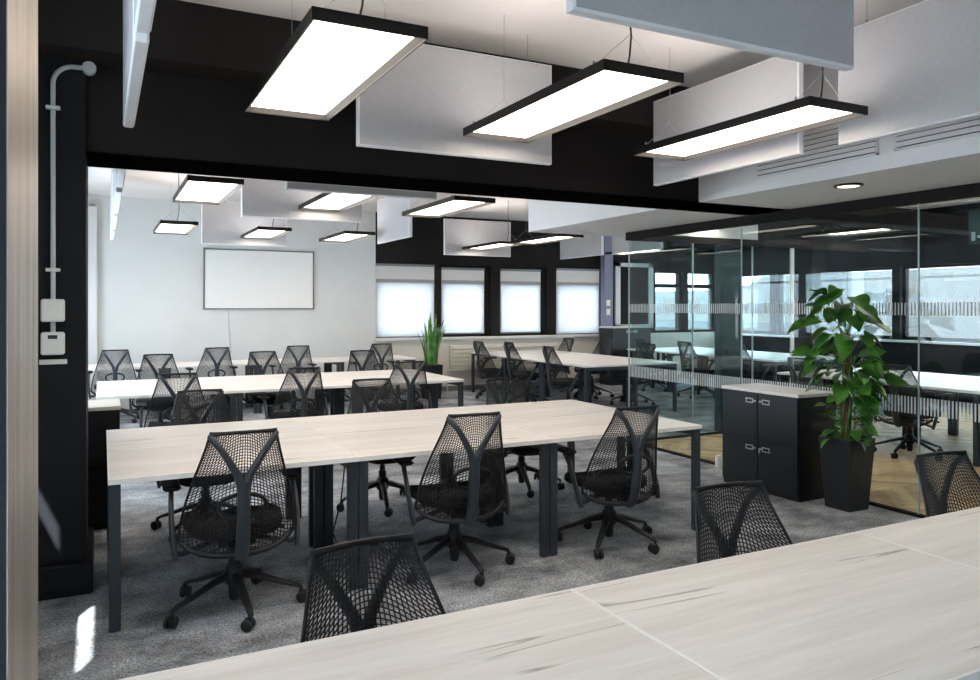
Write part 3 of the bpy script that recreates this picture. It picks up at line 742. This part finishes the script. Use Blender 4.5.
# ---------------------------------------------------------------- acoustic baffles
BZ, BT = 2.42, 3.03
def baffle(a, b, c, along, label, group, th=.05, z0=BZ, z1=BT):
    """along 'X': from x=a..b at y=c ; along 'Y': from y=a..b at x=c"""
    t = MB()
    L = b - a; ed = .008
    def pt(s, d, z): return (a + s, c + d, z) if along == 'X' else (c + d, a + s, z)
    h = th / 2
    fr = [(0, z0), (L, z0), (L, z1), (0, z1)]; inn = [(ed, z0 + ed), (L - ed, z0 + ed), (L - ed, z1 - ed), (ed, z1 - ed)]
    for sgn in (-1, 1):
        vs = [pt(s, sgn * (h - ed), z) for s, z in fr] + [pt(s, sgn * h, z) for s, z in inn]
        t.add(vs, [(4, 5, 6, 7)], 0)
        t.add(vs, [(i, (i + 1) % 4, 4 + (i + 1) % 4, 4 + i) for i in range(4)], 1)
    vs = [pt(s, -(h - ed), z) for s, z in fr] + [pt(s, h - ed, z) for s, z in fr]
    t.add(vs, [(i, (i + 1) % 4, 4 + (i + 1) % 4, 4 + i) for i in range(4)], 1)
    o = t.build('acoustic_baffle', ['felt', 'feltedge']); tag(o, label, 'acoustic baffle', group)
    for s in (.16, L - .16):
        w = MB().sweep([pt(s, 0, z1 - .002), pt(s, 0, CEIL)], .0013, n=5, up=(0, 1, 0) if along == 'X' else (1, 0, 0))
        p = pt(s, 0, z1); w.lathe([(.006, -.001), (.006, .02)], 8, p)
        w.build('hanging_wire', 'wire', o)
    return o
g = 'acoustic baffles before the beam'
baffle(1.235, 2.465, 1.90, 'X', 'large grey felt baffle cut by the top photo edge, nearest us', g)
baffle(1.235, 2.465, 4.01, 'X', 'pale felt baffle between the two largest light panels, against the beam', g)
baffle(3.07, 4.36, 3.575, 'Y', 'pale felt baffle behind the right light panel, next to the beam', g)
baffle(1.45, 2.81, 3.575, 'Y', 'pale felt baffle at the top right before the vent grille', g)
baffle(2.76, 4.11, .115, 'Y', 'thin edge-on baffle at the top left, farther one before the beam', g)
baffle(1.2, 2.67, .115, 'Y', 'thin edge-on baffle at the top left, nearer one cut by the photo edge', g)
g = 'acoustic baffles beyond the beam'
baffle(1.22, 2.44, 5.75, 'X', 'grey baffle strip just behind the black beam', g)
baffle(1.20, 2.41, 7.66, 'X', 'grey baffle behind the middle light of the near back row', g)
baffle(1.23, 2.39, 11.24, 'X', 'grey baffle right above the white screen', g)
baffle(8.92, 10.15, 3.44, 'Y', 'white baffle square to the black wall band, left of the windows', g)
baffle(5.13, 6.4, 11.75, 'X', 'pale baffle hanging before the middle windows', g)
baffle(10.58, 11.9, 7.55, 'Y', 'pale baffle above the rightmost blind, farther one', g)
baffle(9.05, 10.3, 7.55, 'Y', 'pale baffle above the rightmost blind, nearer one', g)
for i, (a, b) in enumerate(((5.3, 6.2), (6.45, 7.95), (8.25, 9.6), (9.85, 11.15))):
    baffle(a, b, .115, 'Y', 'thin edge-on baffle along the far left wall, %s of four from us' % ['first', 'second', 'third', 'fourth'][i], g)

# ---------------------------------------------------------------- screen, radiator
sx0, sx1 = ux(203.5, YW - .06), ux(314, YW - .06)
dd = lambda X, Y: X * math.sin(YAW) + Y * math.cos(YAW)
def zat(v, X, Y): return CZ + (HY - v) * dd(X, Y) / F
sz0, sz1 = zat(309.5, sx0, YW - .06), zat(248, sx0, YW - .06)
sc = box('projection_screen', 'screen', sx0 + .02, sx1 - .02, YW - .06, YW - .0305, sz0 + .02, sz1 - .02); tag(sc, 'large blank white screen with a thin grey frame on the far wall', 'screen')
fr = MB()
for q in ((sx0, sx0 + .02, sz0, sz1), (sx1 - .02, sx1, sz0, sz1), (sx0, sx1, sz0, sz0 + .02), (sx0, sx1, sz1 - .02, sz1)): fr.box(q[0], q[1], YW - .07, YW - .0305, q[2], q[3])
fr.build('frame', 'grey', sc)
cx = ux(228, YW)
MB().sweep([(cx, YW - .035, sz0), (cx + .01, YW - .036, sz0 - .3), (cx + .03, YW - .036, .8), (cx + .03, YW - .036, .4)], .008, n=6, up=(0, 1, 0)).build('cable', 'pvc', sc, 60)
rx0, rx1 = ux(450, YW - .1), ux(558, YW - .1)
ra = MB().bbox(rx0, rx1, YW - .12, YW - .07, .36, .84, .01)
for i in range(6): ra.bbox(rx0 + .03, rx1 - .03, YW - .135, YW - .119, .375 + i * .077, .435 + i * .077, .008)
ro = ra.build('radiator', 'radi', smooth=30); tag(ro, 'cream ribbed panel radiator under the windows', 'radiator')
for x in (rx0 + .25, rx1 - .25): box('bracket', 'radi', x - .02, x + .02, YW - .07, YW - .001, .4, .8, ro)
MB().sweep([(rx0 - .05, YW - .10, .39), (rx0 + .02, YW - .10, .39)], .02, n=10).sweep([(rx0 - .05, YW - .10, .39), (rx0 - .05, YW - .10, 0.)], .009, n=8, up=(0, 1, 0)).build('valve', 'silver', ro, 60)

# ---------------------------------------------------------------- cabinets
def cabinet(name, loc, rz, w, d, h, label, cols=2, top='wood', handles=True):
    """front faces -Y before rotation; origin front left floor corner"""
    root = empty(name, loc, rz)
    MB().box(0, w, .004, d, .03, h - .026).box(.003, w - .003, .006, d - .003, 0, .03).build('body', 'cab', root)
    MB().bbox(-.006, w + .006, -.012, d + .004, h - .026, h, .002).build('worktop', top, root)
    fw_ = w / cols; zs = [(.045, .425), (.431, h - .031)]
    for r_, (z0, z1) in enumerate(zs):
        for c in range(cols):
            x0, x1 = c * fw_ + .004, (c + 1) * fw_ - .004
            dr = MB().bbox(x0, x1, -.012, .004, z0, z1, .003).build('door', 'cab', root)
            if handles:
                hx = x1 - .085 if c % 2 == 0 else x0 + .085; zt = z1 - .065
                hh = MB()
                for a, b, cc, e in ((-.04, .04, -.02, -.012), (-.04, .04, .012, .02), (-.04, -.032, -.02, .02), (.032, .04, -.02, .02)): hh.box(hx + a, hx + b, -.016, -.0121, zt + cc, zt + e)
                hh.build('label_holder', 'silver', dr)
                lx = x1 - .025 if c % 2 == 0 else x0 + .025
                lk = MB().lathe([(.010, 0), (.010, .006)], 12, M4=Matrix.Translation((lx, -.012, zt)) @ Matrix.Rotation(PI / 2, 4, 'X'))
                lk.box(lx - .012, lx + .012, -.018, -.0125, zt - .004, zt + .004)
                if r_ == 0 and c == 1: lk.box(lx - .004, lx + .004, -.03, -.018, zt - .035, zt)
                lk.build('lock', 'silver', dr)
    tag(root, label, 'cabinet'); return root
# right cabinet: front faces -X
cabinet('storage_cabinet', (4.89, 5.045, 0), -PI / 2, .82, .43, .85, 'dark navy steel cabinet with oak top against the glass, beside the planter')
cabinet('storage_cabinet', (-.72, 5.92, 0), 0, .83, .45, .85, 'dark cabinet with oak top behind the slate pier at the left')
tall = [ux(612, 12.15), 12.2]
cabinet('storage_cabinet', (tall[0], 12.15, 0), 0, .95, .42, 1.15, 'dark blue filing cabinet at the back under the dark hatch')
hp = box('hatch_shutter', 'black', hx0 + .12, hx1 - .12, YW - .03, YW - .002, 1.18, 2.37); tag(hp, 'closed dark shutter in the white frame above the blue cabinet', 'shutter')

# ---------------------------------------------------------------- plants
pl = empty('planter', (5.10, 3.955, 0))
def frustum(bw, tw, h, n=None):
    t = MB(); a = bw / 2; b = tw / 2; k = b - .012
    vs = [(sx * q, sy * q, z) for q, z in ((a, 0), (b, h), (k, h), (k - .004, h - .05)) for sx, sy in ((-1, -1), (1, -1), (1, 1), (-1, 1))]
    fs = [(3, 2, 1, 0)]
    for r_ in range(3): fs += [(r_ * 4 + i, r_ * 4 + (i + 1) % 4, r_ * 4 + 4 + (i + 1) % 4, r_ * 4 + 4 + i) for i in range(4)]
    t.add(vs, fs); return t
frustum(.215, .285, .547).build('pot', 'pot', pl)
box('soil', 'soil', -.128, .128, -.128, .128, .48, .512, pl)
tag(pl, 'tall square tapering charcoal planter beside the navy cabinet', 'planter')
rnd = random.Random(3)
po_ = empty('climbing_pothos', (5.10, 3.955, .512))
MB().lathe([(.032, -.01), (.034, .3), (.031, .62), (.026, .83)], 14).build('moss_pole', 'coir', po_, 60)
st = MB()
for k in range(5):
    a0 = rnd.uniform(0, 6.28)
    st.sweep([(.04 * math.cos(a0 + z * 3), .04 * math.sin(a0 + z * 3), z * (.8 if k else .9)) for z in [i / 10 for i in range(11)]], .006, n=5, up=(0, 1, 0))
def leaf(t, base, dirv, size, droop, tw):
    """heart shaped leaf folded along its midrib, with a petiole"""
    d = Vector(dirv).normalized(); side = d.cross(Vector((0, 0, 1)))
    if side.length < .1: side = Vector((1, 0, 0))
    side.normalize(); side = Matrix.Rotation(tw, 3, d) @ side; up = side.cross(d).normalized()
    prof = [(-.10, .0), (-.12, .26), (0, .44), (.2, .50), (.42, .46), (.65, .33), (.85, .15), (1., .0)]
    vs = []
    for s, w in prof:
        dr = -droop * max(0, s) ** 2 * size
        c = Vector(base) + d * (s * size) + Vector((0, 0, dr))
        for q in (-1, -.5, 0, .5, 1):
            vs.append(c + side * (w * size * q) + up * (abs(q) * w * .28 * size))
    fs = []
    for i in range(len(prof) - 1):
        for j in range(4): fs.append((i * 5 + j, i * 5 + j + 1, i * 5 + 6 + j, i * 5 + 5 + j))
    t.add(vs, fs)
lv = MB()
for k in range(160):
    z = rnd.uniform(-.02, 1.06) if k > 24 else rnd.uniform(-.0, .25)
    a = rnd.uniform(0, 2 * PI)
    if z < .75 and math.cos(a - R(218)) > .80: a += 1.3
    r0 = .05; env = (.46 if z > .4 else .22)
    reach = rnd.uniform(.05, env * .62); size = rnd.uniform(.095, .165) if z > .3 else rnd.uniform(.05, .09)
    dx, dy = math.cos(a), math.sin(a)
    if 5.10 + dx * (reach + size + .05) > 5.31: dx = -abs(dx) * .8; 
    if z < .5 and dy * (reach + size + .05) > .2: dy = -dy
    b0 = Vector((dx * r0, dy * r0, z)); up = rnd.uniform(.0, .12)
    b1 = Vector((dx * (r0 + reach), dy * (r0 + reach), z + up))
    if b1.x > .17: b1.x = .10
    st.sweep([b0, (b0 + b1) / 2 + Vector((0, 0, .02)), b1], .0025, n=4, up=(0, 0, 1))
    leaf(lv, b1, (dx, dy, rnd.uniform(-.8, .6)), size, rnd.uniform(.1, .5), rnd.uniform(-.9, .9))
# tall top leaves
for a, z, s in ((2.6, 1.12, .15), (.2 + PI, 1.14, .16), (4.3, 1.10, .16), (5.0, .95, .17), (1.2, .98, .14), (4.7, 1.02, .15)):
    dx, dy = math.cos(a), math.sin(a); b0 = Vector((0, 0, .82)); b1 = Vector((dx * .13, dy * .13, z))
    st.sweep([b0, (b0 + b1) / 2 + Vector((dx * -.02, dy * -.02, .03)), b1], .004, n=5); leaf(lv, b1, (dx, dy, -.35), s, .3, .2)
st.build('stems', 'leaf2', po_, 60); lo = lv.build('foliage', 'leaf', po_, 60)
tag(po_, 'bushy green pothos climbing a brown moss pole in the charcoal planter', 'plant')
# snake plant
spx, spy = 4.94, 11.85
p2 = empty('planter', (spx, spy, 0)); frustum(.25, .30, .57).build('pot', 'pot', p2); box('soil', 'soil', -.135, .135, -.135, .135, .5, .535, p2)
tag(p2, 'dark square planter under the window holding upright snake leaves', 'planter')
s2 = empty('snake_plant', (spx, spy, .535)); sl = MB()
for k in range(30):
    a = rnd.uniform(0, 6.28); r_ = rnd.uniform(.01, .12); hgt = rnd.uniform(.5, .95); lean = rnd.uniform(.02, .24)
    c, sn = math.cos(a), math.sin(a); pts = []; ws = []
    for i in range(9):
        q = i / 8; pts.append((c * (r_ + lean * q * q), sn * (r_ + lean * q * q), q * hgt - .01)); ws.append(.040 * (1 - q ** 3) * (.75 + .5 * q) + .001)
    sl.sweep(pts, ws, [max(.001, w * .18) for w in ws], n=6, up=(c, sn, 0))
sl.build('leaves', 'leaf2', s2, 60); tag(s2, 'upright spiky snake plant in the dark planter by the windows', 'plant')

# ---------------------------------------------------------------- conduit and switches on the pier
cxp, cy = -.232, 4.64
cd = MB(); pts = [(cxp, cy, 1.585), (cxp, cy, 2.0), (cxp, cy, 2.73)]
for i in range(1, 9):
    a = PI / 2 * i / 8; pts.append((cxp + .10 * (1 - math.cos(a)), cy, 2.73 + .10 * math.sin(a)))
pts += [(-.085, cy, 2.83)]
cd.sweep(pts, .0125, n=12, up=(0, 1, 0)).sweep([(cxp, cy, 1.40), (cxp, cy, 1.47)], .0125, n=12, up=(0, 1, 0))
co_ = cd.build('metal_conduit', 'pvc', smooth=60); tag(co_, 'pale grey pipe bending over the dark slate pier at the left', 'conduit')
MB().lathe([(.034, -.022), (.034, .022)], 20, M4=Matrix.Translation((-.062, cy - .005, 2.83)) @ Matrix.Rotation(PI / 2, 4, 'X')).lathe([(.018, -.03), (.018, .03)], 16, M4=Matrix.Translation((-.062, cy, 2.83))).build('junction_box', 'pvc', co_, 40)
for z in (2.60, 1.74):
    MB().bbox(cxp - .034, cxp + .034, cy - .016, 4.66, z - .009, z + .009, .003).build('clip', 'switch', co_)
for k, (z0, z1) in enumerate(((1.465, 1.585), (1.29, 1.41))):
    o = MB().bbox(cxp - .055, cxp + .055, 4.60, 4.66, z0, z1, .008).build('switch_box', 'switch', smooth=30)
    if k: box('rocker', 'dark', cxp - .022, cxp + .022, 4.597, 4.602, z1 - .035, z1 - .015, o)
    tag(o, ['upper white box on the pier conduit, blank', 'lower white box on the pier conduit, with a small dark switch'][k], 'switch box', 'boxes on the pier')
o = MB().bbox(cxp - .065, cxp + .065, 4.65, 4.66, 1.238, 1.264, .002).build('switch_label_strip', 'switch'); tag(o, 'narrow white strip on the slate pier under the white boxes', 'label strip')
# small white stop on the floor at the glass
o = MB().lathe([(.03, 0), (.034, .02), (.034, .09), (.026, .115), (.01, .12)], 16, (5.27, 5.49, .001)).build('door_stop', 'switch', smooth=50); tag(o, 'small white stop on the carpet left of the navy cabinet', 'door stop')

# sign behind the glass at the right photo edge
sg = box('exit_sign', 'green', 6.3, 6.33, 3.30, 3.745, 2.06, 2.34); tag(sg, 'dark green sign with pale pictogram hanging behind the glass, right edge', 'sign')
pm = MB()
for y, z, w, h in ((3.69, 2.08, .03, .07), (3.64, 2.10, .035, .02), (3.59, 2.07, .02, .08), (3.54, 2.08, .05, .02), (3.45, 2.07, .05, .09)): pm.box(6.296, 6.2995, y, y + w, z, z + h)
pm.build('pictogram', 'frost', sg)
MB().sweep([(6.315, 3.40, 2.34), (6.315, 3.40, CEIL)], .004, n=6, up=(0, 1, 0)).sweep([(6.315, 3.65, 2.34), (6.315, 3.65, CEIL)], .004, n=6, up=(0, 1, 0)).build('hanger', 'wire', sg)

# ---------------------------------------------------------------- roofs outside the right hand windows
def house(x, y, w, d, eave, ridge, label, dorm=0):
    root = empty('outside_house', (x, y, -6))
    e, r_ = eave + 6, ridge + 6
    box('wall', 'wallext', 0, d, 0, w, 0, e, root)
    t = MB(); vs = [(-.3, -.3, e), (d + .3, -.3, e), (d + .3, w + .3, e), (-.3, w + .3, e), (d / 2, -.3, r_), (d / 2, w + .3, r_)]
    t.add(vs, [(0, 3, 5, 4), (1, 4, 5, 2), (0, 4, 1), (3, 2, 5), (0, 1, 2, 3)]); t.build('roof', 'tiles', root)
    for k in range(dorm):
        yy = (k + .5) * w / dorm; q = MB().box(.6, d / 2, yy - .5, yy + .5, e + .2, e + (r_ - e) * .75).build('dormer', 'wallext', root)
        box('window', 'dark', .57, .6, yy - .3, yy + .3, e + .45, e + (r_ - e) * .62, q)
    tag(root, label, 'house', 'houses outside the right hand windows')
house(24, 15, 11, 8, .9, 3.0, 'pale house with a tiled roof and dormers seen through the glass left of the plant', 6)
house(19, 9.2, 4.8, 6, .2, 2.3, 'grey tiled roof close outside the windows at the right photo edge')
house(30, 28, 14, 8, .8, 2.6, 'distant pale house with dormers beyond the left part of the glass', 7)

# ---------------------------------------------------------------- light
w = bpy.data.worlds.new('sky'); S.world = w; w.use_nodes = True
nt = w.node_tree; bg = nt.nodes['Background']
bg.inputs[0].default_value = (.76, .88, 1., 1); bg.inputs[1].default_value = 4.2
sun = bpy.data.lights.new('sun', 'SUN'); so = bpy.data.objects.new('sun', sun); COL.objects.link(so)
sun.energy = 15; sun.angle = R(.5); sun.color = (1, .97, .92)
so.rotation_euler = Vector((.307, .655, -.69)).to_track_quat('-Z', 'Y').to_euler()
so.location = (-8, -10, 12)

vs = S.view_settings
vs.view_transform = 'Standard'; vs.look = 'None'; vs.gamma = 1; vs.use_curve_mapping = False; vs.exposure = 1.5
c = S.cycles
c.max_bounces = 10; c.diffuse_bounces = 5; c.glossy_bounces = 4; c.transparent_max_bounces = 24; c.transmission_bounces = 6
c.use_denoising = True; c.sample_clamp_indirect = 6; c.caustics_reflective = False; c.caustics_refractive = False
